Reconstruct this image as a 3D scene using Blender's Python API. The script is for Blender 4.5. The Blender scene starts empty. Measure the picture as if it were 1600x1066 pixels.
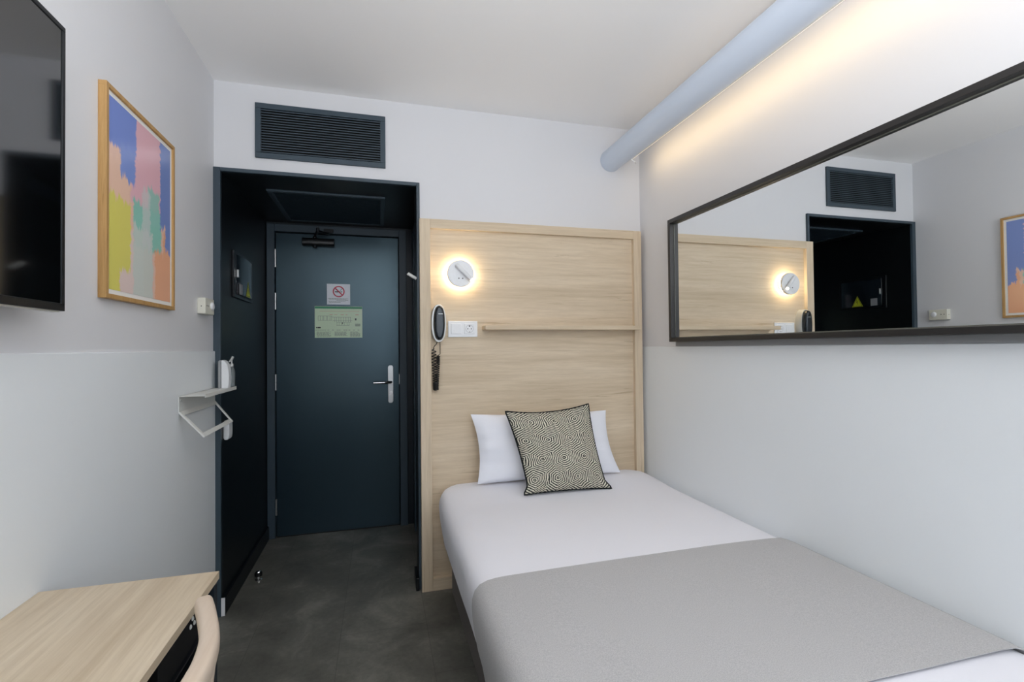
import bpy, bmesh, math, random
from mathutils import Vector, Matrix
random.seed(7)
D = bpy.data
SC = bpy.context.scene
COL = SC.collection

# ------------------------------------------------------------------ camera
YAW, PITCH, ROLL, FPX = 0.2671, 0.0143, -0.0103, 757.65
CAM = Vector((0.7552, -2.588, 1.2492))
F = Vector((math.sin(YAW)*math.cos(PITCH), math.cos(YAW)*math.cos(PITCH), math.sin(PITCH)))
R0 = Vector((math.cos(YAW), -math.sin(YAW), 0)); U0 = R0.cross(F)
Rt = R0*math.cos(ROLL) + U0*math.sin(ROLL); Up = -R0*math.sin(ROLL) + U0*math.cos(ROLL)
cd = D.cameras.new('camera'); cam = D.objects.new('camera', cd); COL.objects.link(cam)
m = Matrix.Identity(4)
for i in range(3):
    m[i][0] = Rt[i]; m[i][1] = Up[i]; m[i][2] = -F[i]; m[i][3] = CAM[i]
cam.matrix_world = m
cd.sensor_fit = 'HORIZONTAL'; cd.sensor_width = 36.0; cd.lens = FPX/1600*36.0
cd.clip_start = 0.02
SC.camera = cam

# ------------------------------------------------------------------ world, lights, exposure
W = D.worlds.new('world'); SC.world = W; W.use_nodes = True
W.node_tree.nodes['Background'].inputs['Color'].default_value = (0.62, 0.75, 1.0, 1)
W.node_tree.nodes['Background'].inputs['Strength'].default_value = 1.0
def area(name, loc, target, sx, sy, power, col, spread=math.pi):
    l = D.lights.new(name, 'AREA'); l.shape = 'RECTANGLE'; l.size = sx; l.size_y = sy
    l.energy = power; l.color = col; l.spread = spread
    o = D.objects.new(name, l); COL.objects.link(o); o.location = loc
    o.rotation_euler = (Vector(target)-Vector(loc)).to_track_quat('-Z', 'Y').to_euler()
    return o
RX, RY, RH = 2.266, -4.05, 2.544           # room width, rear wall, ceiling
# fill light added at an invented rear opening, standing in for daylight
area('added_rear_fill', (1.4, RY-0.22, 1.62), (1.0, 0, 1.3), 1.5, 1.3, 23, (0.84, 0.92, 1.0))
# added fill behind the camera, no such lamp is known
# set in the bowl of an invented floor uplighter and thrown at the ceiling
area('added_ceiling_fill', (0.98, -2.90, 1.435), (0.98, -2.90, 3.0), 0.3, 0.3, 66, (0.95, 0.965, 0.99))
SC.view_settings.view_transform = 'Standard'
SC.view_settings.look = 'None'
SC.view_settings.exposure = -0.25
SC.view_settings.gamma = 1.0
SC.view_settings.use_curve_mapping = False
SC.cycles.max_bounces = 12
SC.cycles.diffuse_bounces = 8
SC.cycles.glossy_bounces = 6

# ------------------------------------------------------------------ materials
def lin(r, g, b):
    f = lambda c: (c/255/12.92) if c/255 <= 0.04045 else ((c/255+0.055)/1.055)**2.4
    return (f(r), f(g), f(b), 1)
class NT:
    def __init__(s, name):
        s.m = D.materials.new(name); s.m.use_nodes = True; s.t = s.m.node_tree
        s.b = s.t.nodes['Principled BSDF']; s.out = s.t.nodes['Material Output']
    def n(s, typ, **kw):
        nd = s.t.nodes.new(typ)
        for k, v in kw.items(): setattr(nd, k, v)
        return nd
    def l(s, a, b): s.t.links.new(a, b)
    def math(s, op, a, b=None, c=None):
        nd = s.n('ShaderNodeMath', operation=op)
        for i, v in enumerate((a, b, c)):
            if v is None: continue
            if isinstance(v, (int, float)): nd.inputs[i].default_value = v
            else: s.l(v, nd.inputs[i])
        return nd.outputs[0]
    def mix(s, f, a, b):
        nd = s.n('ShaderNodeMix', data_type='RGBA')
        if isinstance(f, (int, float)): nd.inputs[0].default_value = f
        else: s.l(f, nd.inputs[0])
        for sock, v in ((nd.inputs[6], a), (nd.inputs[7], b)):
            if isinstance(v, tuple): sock.default_value = v
            else: s.l(v, sock)
        return nd.outputs[2]
    def ramp(s, f, stops):
        nd = s.n('ShaderNodeValToRGB'); cr = nd.color_ramp
        while len(cr.elements) < len(stops): cr.elements.new(0.5)
        for e, (p, c) in zip(cr.elements, stops): e.position = p; e.color = c
        s.l(f, nd.inputs[0]); return nd.outputs[0]
    def coords(s, scale=(1, 1, 1), kind='Object'):
        tc = s.n('ShaderNodeTexCoord'); mp = s.n('ShaderNodeMapping')
        mp.inputs['Scale'].default_value = scale; s.l(tc.outputs[kind], mp.inputs[0]); return mp.outputs[0]
    def noise(s, vec, scale, detail=4, rough=0.5, dist=0):
        nd = s.n('ShaderNodeTexNoise'); nd.inputs['Scale'].default_value = scale
        nd.inputs['Detail'].default_value = detail; nd.inputs['Roughness'].default_value = rough
        nd.inputs['Distortion'].default_value = dist; s.l(vec, nd.inputs['Vector']); return nd.outputs['Fac']
    def bump(s, h, strength, dist=0.002):
        nd = s.n('ShaderNodeBump'); nd.inputs['Strength'].default_value = strength
        nd.inputs['Distance'].default_value = dist; s.l(h, nd.inputs['Height']); s.l(nd.outputs[0], s.b.inputs['Normal'])
    def set(s, col=None, rough=None, metal=None, spec=None):
        for k, v in (('Base Color', col), ('Roughness', rough), ('Metallic', metal), ('Specular IOR Level', spec)):
            if v is None: continue
            if isinstance(v, (int, float, tuple)): s.b.inputs[k].default_value = v
            else: s.l(v, s.b.inputs[k])
        return s

def paint(name, rgb, rough=0.55, bump=0.08, scale=180, spec=0.4, var=0.0):
    t = NT(name); v = t.coords(); n = t.noise(v, scale, 3)
    c = lin(*rgb)
    if var:
        n2 = t.noise(v, 6, 4); c2 = tuple(x*(1-var) for x in c[:3])+(1,)
        t.set(t.mix(n2, c, c2))
    else:
        n2 = t.noise(v, 2.5, 2); c2 = tuple(x*0.985 for x in c[:3])+(1,)
        t.set(t.mix(n2, c, c2))
    t.set(None, rough, 0.0, spec); t.bump(n, bump, 0.001); return t.m
def wood(name, axis, base=(213, 195, 168), dark=(186, 166, 138), lite=(225, 209, 185), rough=0.5, k=1.0):
    t = NT(name); st = 0.055
    sc = {'x': (st, 1, 1), 'y': (1, st, 1), 'z': (1, 1, st)}[axis]
    v = t.coords(tuple(a*k for a in sc))
    n1 = t.noise(v, 11, 6, 0.65, 0.4); n2 = t.noise(v, 95, 5, 0.7); n3 = t.noise(v, 26, 6, 0.7, 1.2)
    c = t.ramp(n1, [(0.22, lin(*dark)), (0.48, lin(*base)), (0.75, lin(*lite))])
    c = t.mix(t.math('MULTIPLY', t.math('GREATER_THAN', n3, 0.69), 0.0), c, lin(*dark))
    f = t.ramp(n2, [(0.35, (0, 0, 0, 1)), (0.62, (1, 1, 1, 1))])
    c = t.mix(t.math('MULTIPLY', t.math('SUBTRACT', 1.0, f), 0.42), c, lin(*dark))
    s = t.ramp(n3, [(0.61, (0, 0, 0, 1)), (0.71, (1, 1, 1, 1))])
    c = t.mix(t.math('MULTIPLY', s, 0.6), c, lin(dark[0]-28, dark[1]-30, dark[2]-32))
    t.set(c, rough, 0.0, 0.35); t.bump(n2, 0.10, 0.0008); return t.m
def plain(name, rgb, rough=0.5, metal=0.0, spec=0.5):
    t = NT(name); v = t.coords(); n = t.noise(v, 90, 3)
    c = lin(*rgb); c2 = tuple(x*0.95 for x in c[:3])+(1,)
    t.set(t.mix(n, c, c2), rough, metal, spec); return t.m
def emit(name, col, strength):
    t = NT(name); t.set((0.8, 0.8, 0.8, 1), 0.4)
    t.b.inputs['Emission Color'].default_value = col; t.b.inputs['Emission Strength'].default_value = strength; return t.m
def cloth(name, rgb, dark, scale=700, bump=0.25, mixf=0.6, rough=0.9):
    t = NT(name); v = t.coords()
    n = t.noise(v, scale, 2, 0.7); n2 = t.noise(v, 9, 4)
    f = t.ramp(n, [(0.38, (0, 0, 0, 1)), (0.62, (1, 1, 1, 1))])
    c = t.mix(t.math('MULTIPLY', f, mixf), lin(*rgb), lin(*dark))
    t.set(c, rough, 0.0, 0.2); t.bump(n, bump, 0.0008)
    t.b.inputs['Sheen Weight'].default_value = 0.15; return t.m

M = {}
M['wall'] = paint('white wall paint', (217, 217, 219), 0.5)
M['wall_low'] = paint('pale grey wall paint', (230, 234, 236), 0.45)
M['ceil'] = paint('ceiling paint', (243, 242, 241), 0.6)
M['navy'] = paint('dark navy lacquer', (22, 32, 40), 0.42, 0.05, spec=0.45)
M['navy_deep'] = paint('near black lacquer', (8, 12, 15), 0.4, 0.05, spec=0.5)
M['door'] = paint('dark blue grey door paint', (15, 28, 38), 0.30, 0.04, spec=0.98)
M['door'].node_tree.nodes['Principled BSDF'].inputs['Specular Tint'].default_value = (0.62, 0.88, 1.0, 1)
M['navy_trim'] = paint('slate trim paint', (56, 70, 80), 0.45, 0.03, spec=0.45)
M['oak_x'] = wood('oak panel grain across', 'x')
M['oak_z'] = wood('oak rail grain upright', 'z')
M['oak_desk'] = wood('oak desk laminate', 'y', base=(204, 188, 163), dark=(170, 150, 124), lite=(218, 205, 183), rough=0.42, k=0.8)
M['oak_frame'] = wood('golden oak frame', 'z', base=(186, 146, 92), dark=(150, 112, 64), lite=(202, 165, 112), k=2.5)
M['beech'] = wood('pale beech chair wood', 'y', base=(204, 186, 167), dark=(194, 173, 152), lite=(212, 196, 179), rough=0.38, k=0.7)
M['black_plastic'] = plain('black plastic', (20, 22, 24), 0.32)
M['black_metal'] = plain('black metal', (24, 27, 31), 0.35, 0.3)
M['black_matte'] = plain('matt black board', (9, 10, 12), 0.6, 0.0, 0.25)
M['frame_black'] = plain('mirror frame black', (40, 38, 37), 0.38)
M['grey_rail'] = plain('grey rail', (150, 151, 152), 0.5)
M['bevel'] = plain('mirror edge grey', (120, 120, 112), 0.25, 0.3)
M['steel'] = plain('brushed steel', (200, 200, 198), 0.28, 0.9)
M['chrome'] = plain('chrome', (215, 215, 215), 0.1, 1.0)
M['white_plastic'] = plain('white plastic', (232, 233, 234), 0.3)
M['cream_plastic'] = plain('cream plastic', (222, 220, 206), 0.35)
M['white_metal'] = plain('off white powder coat', (222, 222, 217), 0.45)
M['duct'] = paint('duct paint', (197, 206, 219), 0.32, 0.02)
M['dark_socket'] = plain('socket hole', (30, 30, 32), 0.6)
M['silver_plastic'] = plain('silver plastic', (196, 196, 192), 0.3, 0.35)
M['phone_black'] = plain('glossy phone black', (22, 30, 36), 0.22)
M['base_fabric'] = cloth('dark brown bed base fabric', (78, 67, 56), (60, 51, 43), 600)
M['sheet'] = cloth('white cotton sheet', (232, 231, 236), (224, 224, 230), 900, 0.08, 0.4)
M['pillowcase'] = cloth('white pillowcase', (236, 237, 243), (228, 230, 238), 900, 0.06, 0.4)
M['blanket'] = cloth('light grey wool blanket', (186, 184, 183), (156, 155, 155), 420, 0.35, 0.7)
M['piping'] = cloth('black piping cord', (28, 32, 34), (14, 16, 17), 500)
M['rubber'] = plain('black rubber', (16, 16, 16), 0.4)
M['paper'] = plain('white paper', (244, 246, 252), 0.3)
M['mat'] = plain('white mat board', (232, 230, 226), 0.7)
M['green_paper'] = plain('pale green paper', (222, 243, 208), 0.25)
M['green_band'] = plain('green print', (38, 150, 96), 0.4)
M['ink'] = plain('grey ink', (92, 108, 96), 0.6)
M['ink_dark'] = plain('black ink', (28, 34, 34), 0.6)
M['ink_red'] = plain('red ink', (206, 60, 86), 0.5)
M['ink_orange'] = plain('orange ink', (216, 150, 120), 0.5)
M['yellow'] = plain('warning yellow', (205, 212, 40), 0.4)
M['leaf_white'] = plain('white print', (205, 208, 205), 0.5)
M['warm_led'] = emit('warm led strip', (1.0, 0.80, 0.55, 1), 1.1)
M['lamp_ring'] = emit('warm lamp ring', (1.0, 0.79, 0.50, 1), 44.0)
M['spot_tip'] = emit('lamp spot tip', (1.0, 0.84, 0.62, 1), 9.0)
M['ceil_lamp'] = emit('ceiling lamp diffuser', (1.0, 0.95, 0.88, 1), 3.0)
t = NT('smoked glossy cover'); t.set(lin(22, 30, 36), 0.12, 0.0, 0.6); M['smoke'] = t.m
t = NT('screen glass'); t.set(lin(6, 8, 10), 0.07, 0.0, 0.9); t.b.inputs['IOR'].default_value = 1.85; M['screen'] = t.m
t = NT('mirror silver'); t.set((0.87, 0.89, 0.89, 1), 0.0, 1.0); M['mirror'] = t.m
t = NT('clear bottle'); t.set((0.85, 0.92, 0.93, 1), 0.05); t.b.inputs['Transmission Weight'].default_value = 0.85; t.b.inputs['IOR'].default_value = 1.2; M['clear'] = t.m

# floor: dark vinyl stone planks
t = NT('dark stone vinyl floor'); v = t.coords()
mp = t.n('ShaderNodeMapping'); mp.inputs['Rotation'].default_value = (0, 0, math.pi/2); mp.inputs['Location'].default_value = (0.03, 0.155, 0)
t.l(v, mp.inputs[0])
br = t.n('ShaderNodeTexBrick'); br.offset = 0.5
br.inputs['Scale'].default_value = 1.0; br.inputs['Brick Width'].default_value = 0.72; br.inputs['Row Height'].default_value = 0.37
br.inputs['Mortar Size'].default_value = 0.0014; br.inputs['Mortar Smooth'].default_value = 0.3
br.inputs['Color1'].default_value = (0.46, 0.46, 0.46, 1); br.inputs['Color2'].default_value = (0.54, 0.54, 0.54, 1); br.inputs['Mortar'].default_value = (0.5, 0.5, 0.5, 1)
t.l(mp.outputs[0], br.inputs['Vector'])
n1 = t.noise(v, 3.5, 7, 0.62, 0.5); n2 = t.noise(v, 45, 5, 0.7)
nm = t.math('ADD', t.math('MULTIPLY', n1, 0.75), t.math('MULTIPLY', n2, 0.25))
nm = t.math('ADD', nm, t.math('MULTIPLY', t.math('SUBTRACT', br.outputs['Color'], 0.5), 0.5))
c = t.ramp(nm, [(0.34, lin(74, 73, 68)), (0.5, lin(98, 97, 90)), (0.66, lin(128, 126, 118))])
c = t.mix(t.math('MULTIPLY', br.outputs['Fac'], 0.55), c, lin(60, 58, 56))
t.set(c, t.math('ADD', 0.36, t.math('MULTIPLY', n2, 0.16)), 0.0, 0.4); t.bump(n2, 0.12, 0.001); M['floor'] = t.m

# patterned cushion: concentric dashed hexagons (UV)
t = NT('hexagon weave cushion fabric'); tc = t.n('ShaderNodeTexCoord')
sp = t.n('ShaderNodeSeparateXYZ'); t.l(tc.outputs['UV'], sp.inputs[0])
nz = t.n('ShaderNodeTexNoise'); nz.inputs['Scale'].default_value = 5; t.l(tc.outputs['UV'], nz.inputs['Vector'])
K = 3.7
px = t.math('ADD', t.math('MULTIPLY', sp.outputs[0], K), t.math('MULTIPLY', nz.outputs['Fac'], 0.35))
py = t.math('ADD', t.math('MULTIPLY', sp.outputs[1], K), 0.3)
S3 = math.sqrt(3)
def cell(ox, oy):
    x = t.math('SUBTRACT', t.math('FLOORED_MODULO', t.math('ADD', px, ox), 1.0), 0.5)
    y = t.math('SUBTRACT', t.math('FLOORED_MODULO', t.math('ADD', py, oy), S3), S3/2)
    return x, y
ax, ay = cell(0, 0); bx_, by_ = cell(0.5, S3/2)
da = t.math('ADD', t.math('MULTIPLY', ax, ax), t.math('MULTIPLY', ay, ay))
db = t.math('ADD', t.math('MULTIPLY', bx_, bx_), t.math('MULTIPLY', by_, by_))
sel = t.math('LESS_THAN', da, db); inv = t.math('SUBTRACT', 1.0, sel)
gx = t.math('ADD', t.math('MULTIPLY', ax, sel), t.math('MULTIPLY', bx_, inv))
gy = t.math('ADD', t.math('MULTIPLY', ay, sel), t.math('MULTIPLY', by_, inv))
agx = t.math('ABSOLUTE', gx); agy = t.math('ABSOLUTE', gy)
d2 = t.math('ADD', t.math('MULTIPLY', agx, 0.5), t.math('MULTIPLY', agy, S3/2))
hd = t.math('MAXIMUM', agx, d2)
ang = t.math('ARCTAN2', gy, gx)
stripe = t.math('COSINE', t.math('MULTIPLY', hd, 2*math.pi*12.0))
vn = t.n('ShaderNodeTexNoise'); vn.inputs['Scale'].default_value = 62; vn.inputs['Detail'].default_value = 1; t.l(tc.outputs['UV'], vn.inputs['Vector'])
val = t.math('ADD', stripe, t.math('MULTIPLY', t.math('SUBTRACT', vn.outputs['Fac'], 0.5), 1.9))
c = t.ramp(t.math('MULTIPLY_ADD', val, 0.5, 0.5), [(0.40, lin(54, 55, 51)), (0.60, lin(214, 210, 192))])
t.set(c, 0.9, 0.0, 0.15); t.bump(stripe, 0.2, 0.001); M['cushion'] = t.m

# abstract art print (UV: u from near edge to far edge, v upward)
t = NT('abstract colour patch print'); tc = t.n('ShaderNodeTexCoord')
sp = t.n('ShaderNodeSeparateXYZ'); t.l(tc.outputs['UV'], sp.inputs[0])
mp = t.n('ShaderNodeMapping'); mp.inputs['Scale'].default_value = (13, 2.2, 1); t.l(tc.outputs['UV'], mp.inputs[0])
nA = t.noise(mp.outputs[0], 1.6, 8, 0.72)
mp2 = t.n('ShaderNodeMapping'); mp2.inputs['Scale'].default_value = (2.5, 14, 1); t.l(tc.outputs['UV'], mp2.inputs[0])
nB = t.noise(mp2.outputs[0], 1.5, 4, 0.6)
uu = t.math('ADD', sp.outputs[0], t.math('MULTIPLY', t.math('SUBTRACT', nB, 0.5), 0.10))
vv = t.math('ADD', sp.outputs[1], t.math('MULTIPLY', t.math('SUBTRACT', nA, 0.5), 0.26))
def step(x, a, s=90): # soft step up at a
    nd = t.n('ShaderNodeMapRange'); nd.inputs['From Min'].default_value = a-0.5/s; nd.inputs['From Max'].default_value = a+0.5/s
    t.l(x, nd.inputs[0]); return nd.outputs[0]
def patch(col, u0, u1, v0, v1, rgb, al=1.0, s=60):
    a = t.math('MULTIPLY', step(uu, u0, s), t.math('SUBTRACT', 1.0, step(uu, u1, s)))
    b = t.math('MULTIPLY', step(vv, v0, s), t.math('SUBTRACT', 1.0, step(vv, v1, s)))
    return t.mix(t.math('MULTIPLY', t.math('MULTIPLY', a, b), al), col, lin(*rgb))
c = t.mix(0.0, lin(236, 190, 165), lin(236, 190, 165))
c = patch(c, 0.30, 0.85, 0.50, 2, (232, 178, 188))
c = patch(c, -1, 0.28, 0.42, 0.70, (240, 196, 168))
c = patch(c, 0.14, 0.50, -1, 0.36, (230, 205, 196))
c = patch(c, -1, 0.30, 0.12, 0.50, (224, 214, 84))
c = patch(c, -1, 0.14, -1, 0.42, (224, 214, 80))
c = patch(c, 0.34, 0.82, 0.28, 0.54, (132, 200, 180))
c = patch(c, 0.58, 0.78, 0.45, 0.66, (138, 200, 184), 0.9)
c = patch(c, 0.34, 0.66, -0.5, 0.40, (202, 212, 202), 0.9)
c = patch(c, 0.48, 0.62, 0.30, 0.62, (206, 210, 206), 0.7)
c = patch(c, 0.70, 1.5, -1, 0.30, (238, 168, 120))
c = patch(c, 0.86, 1.5, 0.24, 0.42, (238, 168, 120))
c = patch(c, 0.80, 1.5, 0.46, 2, (104, 132, 200))
c = patch(c, 0.90, 1.5, 0.32, 0.90, (104, 132, 200))
c = patch(c, -1, 0.38, 0.76, 2, (108, 136, 214))
c = patch(c, 0.16, 0.36, 0.62, 0.80, (114, 142, 214))
t.set(t.mix(0.12, c, lin(225, 222, 225)), 0.2, 0.0, 0.5); M['art'] = t.m

# ------------------------------------------------------------------ helpers
ORG = {}
def obj(name, bm, mat, parent=None, bevel=0.0, smooth=True, seg=2, angle=35):
    if parent is not None and parent.name in ORG:
        bmesh.ops.translate(bm, verts=bm.verts, vec=-ORG[parent.name])
    me = D.meshes.new(name)
    bmesh.ops.recalc_face_normals(bm, faces=bm.faces)
    bm.to_mesh(me); bm.free()
    o = D.objects.new(name, me); COL.objects.link(o)
    if isinstance(mat, str): mat = M[mat]
    me.materials.append(mat)
    if smooth:
        for p in me.polygons: p.use_smooth = True
        me.set_sharp_from_angle(angle=math.radians(angle))
    if bevel:
        b = o.modifiers.new('bevel', 'BEVEL'); b.width = bevel; b.segments = seg; b.limit_method = 'ANGLE'; b.angle_limit = math.radians(40)
    if parent is not None:
        o.parent = parent; ORG[o.name] = ORG.get(parent.name, Vector((0, 0, 0)))
    return o
def thing(name, label, cat, loc, group=None):
    o = D.objects.new(name, None); COL.objects.link(o); o.location = loc; o.empty_display_size = 0.05
    o['label'] = label; o['category'] = cat
    if group: o['group'] = group
    ORG[o.name] = Vector(loc); return o
def tag(o, label, cat, group=None):
    o['label'] = label; o['category'] = cat
    if group: o['group'] = group
    return o
def centred(name, bm, mat, loc, **kw):          # a single-mesh thing with its origin at loc
    bmesh.ops.translate(bm, verts=bm.verts, vec=-Vector(loc))
    o = obj(name, bm, mat, None, **kw); o.location = loc; ORG[o.name] = Vector(loc); return o
def NB(): return bmesh.new()
def box(bm, x0, x1, y0, y1, z0, z1):
    vs = [bm.verts.new((x, y, z)) for x in (x0, x1) for y in (y0, y1) for z in (z0, z1)]
    for f in ((0, 1, 3, 2), (4, 6, 7, 5), (0, 4, 5, 1), (2, 3, 7, 6), (0, 2, 6, 4), (1, 5, 7, 3)):
        bm.faces.new([vs[i] for i in f])
    return bm
def BX(*a): return box(NB(), *a)
def frame_of(d):
    d = Vector(d).normalized(); a = Vector((0, 0, 1)) if abs(d.z) < 0.9 else Vector((1, 0, 0))
    u = d.cross(a).normalized(); return u, d.cross(u).normalized()
def cyl(bm, p0, p1, r, seg=32, r2=None, caps=True):
    p0 = Vector(p0); p1 = Vector(p1); u, v = frame_of(p1-p0); r2 = r if r2 is None else r2
    a = [bm.verts.new(p0+(u*math.cos(k*2*math.pi/seg)+v*math.sin(k*2*math.pi/seg))*r) for k in range(seg)]
    b = [bm.verts.new(p1+(u*math.cos(k*2*math.pi/seg)+v*math.sin(k*2*math.pi/seg))*r2) for k in range(seg)]
    for k in range(seg): bm.faces.new((a[k], a[(k+1) % seg], b[(k+1) % seg], b[k]))
    if caps: bm.faces.new(a[::-1]); bm.faces.new(b)
    return bm
def lathe(bm, c, axis, prof, seg=32):           # prof: (distance along axis, radius)
    c = Vector(c); d = Vector(axis).normalized(); u, v = frame_of(d); rings = []
    for h, r in prof:
        r = max(r, 1e-5)
        rings.append([bm.verts.new(c+d*h+(u*math.cos(k*2*math.pi/seg)+v*math.sin(k*2*math.pi/seg))*r) for k in range(seg)])
    for a, b in zip(rings, rings[1:]):
        for k in range(seg): bm.faces.new((a[k], a[(k+1) % seg], b[(k+1) % seg], b[k]))
    bm.faces.new(rings[0][::-1]); bm.faces.new(rings[-1]); return bm
def tube(bm, pts, r, seg=8):
    pts = [Vector(p) for p in pts]; rings = []; pu = None
    for i, p in enumerate(pts):
        d = (pts[min(i+1, len(pts)-1)]-pts[max(i-1, 0)]).normalized()
        if pu is None: u, v = frame_of(d)
        else:
            u = (pu-d*pu.dot(d)).normalized(); v = d.cross(u)
        pu = u
        rr = r[i] if isinstance(r, (list, tuple)) else r
        rings.append([bm.verts.new(p+(u*math.cos(k*2*math.pi/seg)+v*math.sin(k*2*math.pi/seg))*rr) for k in range(seg)])
    for a, b in zip(rings, rings[1:]):
        for k in range(seg): bm.faces.new((a[k], a[(k+1) % seg], b[(k+1) % seg], b[k]))
    bm.faces.new(rings[0][::-1]); bm.faces.new(rings[-1]); return bm
def prism(bm, pts, axis, a, b):                 # 2D outline extruded along an axis
    def P(p, h):
        return {'x': (h, p[0], p[1]), 'y': (p[0], h, p[1]), 'z': (p[0], p[1], h)}[axis]
    A = [bm.verts.new(P(p, a)) for p in pts]; B = [bm.verts.new(P(p, b)) for p in pts]
    n = len(pts)
    for k in range(n): bm.faces.new((A[k], A[(k+1) % n], B[(k+1) % n], B[k]))
    bm.faces.new(A[::-1]); bm.faces.new(B); return bm
def ell(cx, cy, rx, ry, n=32, e=2.0):
    o = []
    for k in range(n):
        c_, s_ = math.cos(2*math.pi*k/n), math.sin(2*math.pi*k/n)
        o.append((cx+rx*math.copysign(abs(c_)**(2/e), c_), cy+ry*math.copysign(abs(s_)**(2/e), s_)))
    return o
def struct(name, bm, mat, **kw):
    o = obj(name, bm, mat, None, **kw); o['kind'] = 'structure'; return o

# ------------------------------------------------------------------ room shell
H, ZA, XA = RH, 2.124, 0.964
WS = 1.249                                       # top of the pale grey lower wall
struct('floor', BX(-0.12, RX+0.12, RY-0.12, 1.12, -0.1, 0.0), 'floor')
struct('ceiling', BX(-0.12, RX+0.12, RY-0.12, 0.0, H, H+0.12), 'ceil')
struct('wall_left', BX(-0.12, 0.0, RY-0.12, 0.0, 0.0, H), 'wall')
struct('wall_right', BX(RX, RX+0.12, RY-0.12, 0.0, 0.0, H), 'wall')
b = NB(); box(b, -0.12, XA, 0.0, 0.12, ZA, H+0.12); box(b, XA, RX+0.12, 0.0, 0.12, 0.0, H+0.12)
struct('wall_end', b, 'wall')
b = NB()
wx0, wx1, wz0, wz1 = 0.6, 2.2, 0.98, 2.32
box(b, 0, wx0, RY-0.12, RY, 0, H); box(b, wx1, RX, RY-0.12, RY, 0, H); box(b, wx0, wx1, RY-0.12, RY, 0, wz0); box(b, wx0, wx1, RY-0.12, RY, wz1, H)
struct('wall_rear', b, 'wall')
b = NB()
for x in (wx0, (wx0+wx1)/2-0.03, wx1-0.06): box(b, x, x+0.06, RY-0.09, RY-0.03, wz0, wz1)
box(b, wx0, wx1, RY-0.09, RY-0.03, wz0, wz0+0.06); box(b, wx0, wx1, RY-0.09, RY-0.03, wz1-0.06, wz1)
w1 = struct('added_window_1', b, 'white_plastic', bevel=0.004)  # unseen frame, invented with its opening to let the rear fill light in
# pale grey lower wall lining with softly rounded edge, both sides
b = BX(-0.005, 0.008, RY, -0.0005, 0.0, WS); struct('trim_1', b, 'wall_low', bevel=0.0035, seg=3)
b = BX(RX-0.003, RX+0.004, RY, -0.0005, 0.0, WS); struct('trim_2', b, 'wall_low', bevel=0.002)

# entrance alcove (dark lacquer): side walls, soffit, back wall
A = 0.965
struct('wall_alcove_left', BX(-0.12, 0.0305, 0.0035, 1.1, 0.0, ZA+0.05), 'navy_deep')
struct('wall_alcove_right', BX(0.992, 1.11, 0.12, 1.1, 0.0, ZA+0.05), 'navy_deep')
b = BX(0.0305, 0.992, 0.12, 1.1, 2.112, 2.2); struct('ceiling_alcove', b, 'navy_deep')
b = NB(); box(b, 0.0305, 0.034, A+0.0, 1.1, 0, 2.112); box(b, 0.945, 0.992, A, 1.1, 0, 2.112); box(b, 0.034, 0.945, A, 1.1, 2.098, 2.112); box(b, 0.0, 1.0, A+0.06, 1.1, 0, 2.1)
struct('wall_alcove_back', b, 'navy')
# lining around the opening
b = NB(); box(b, 0.0, 0.0305, -0.014, 0.003, 0, ZA); box(b, 0.9475, XA, -0.014, 0.003, 0, ZA); box(b, 0.0305, 0.9475, -0.014, 0.003, ZA-0.018, ZA)
struct('trim_3', b, 'navy_trim', bevel=0.0015)
b = NB(); box(b, 0.9475, XA, 0.003, 0.125, 0, ZA); box(b, 0.0305, 0.9475, 0.003, 0.125, ZA-0.018, ZA)
struct('trim_6', b, 'navy_deep')
# narrow dark cover strips on the alcove's right side
b = NB(); box(b, 0.974, 0.993, 0.14, 0.19, 0, 2.11); box(b, 0.982, 0.993, 0.80, 0.90, 0, 2.06); box(b, 0.984, 0.993, 0.19, 0.80, 2.02, 2.08)
struct('trim_4', b, 'navy_trim', bevel=0.002)
b = BX(0.0305, 0.046, -0.006, A-0.02, 0, 0.086); bb = struct('baseboard_alcove_left', b, 'navy_deep', bevel=0.002)
o = obj('end_cap', BX(0.0305, 0.0465, -0.0085, -0.006, 0.001, 0.086), 'white_plastic', bb); o['label'] = 'bare white sawn end of the dark baseboard'
struct('baseboard_alcove_right', BX(0.931, 0.9475, -0.03, 0.12, 0, 0.066), 'navy_deep', bevel=0.002)

# door frame + door
b = NB(); box(b, 0.034, 0.083, A-0.022, A+0.05, 0, 2.098); box(b, 0.893, 0.945, A-0.022, A+0.05, 0, 2.098); box(b, 0.083, 0.893, A-0.022, A+0.05, 2.047, 2.098)
struct('trim_5', b, 'navy_trim', bevel=0.003)
dr = struct('door_1', BX(0.0875, 0.8885, A, A+0.042, 0.006, 2.042), 'door', bevel=0.002)
ORG[dr.name] = Vector((0, 0, 0))
for z0, z1 in ((1.807, 1.928), (1.522, 1.634), (0.982, 1.089), (0.151, 0.257)):
    b = NB(); zc = (z0+z1)/2
    cyl(b, (0.086, A-0.009, z0), (0.086, A-0.009, zc-0.001), 0.0075, 16); cyl(b, (0.086, A-0.009, zc+0.001), (0.086, A-0.009, z1), 0.0075, 16)
    obj('hinge', b, 'steel', dr)
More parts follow.
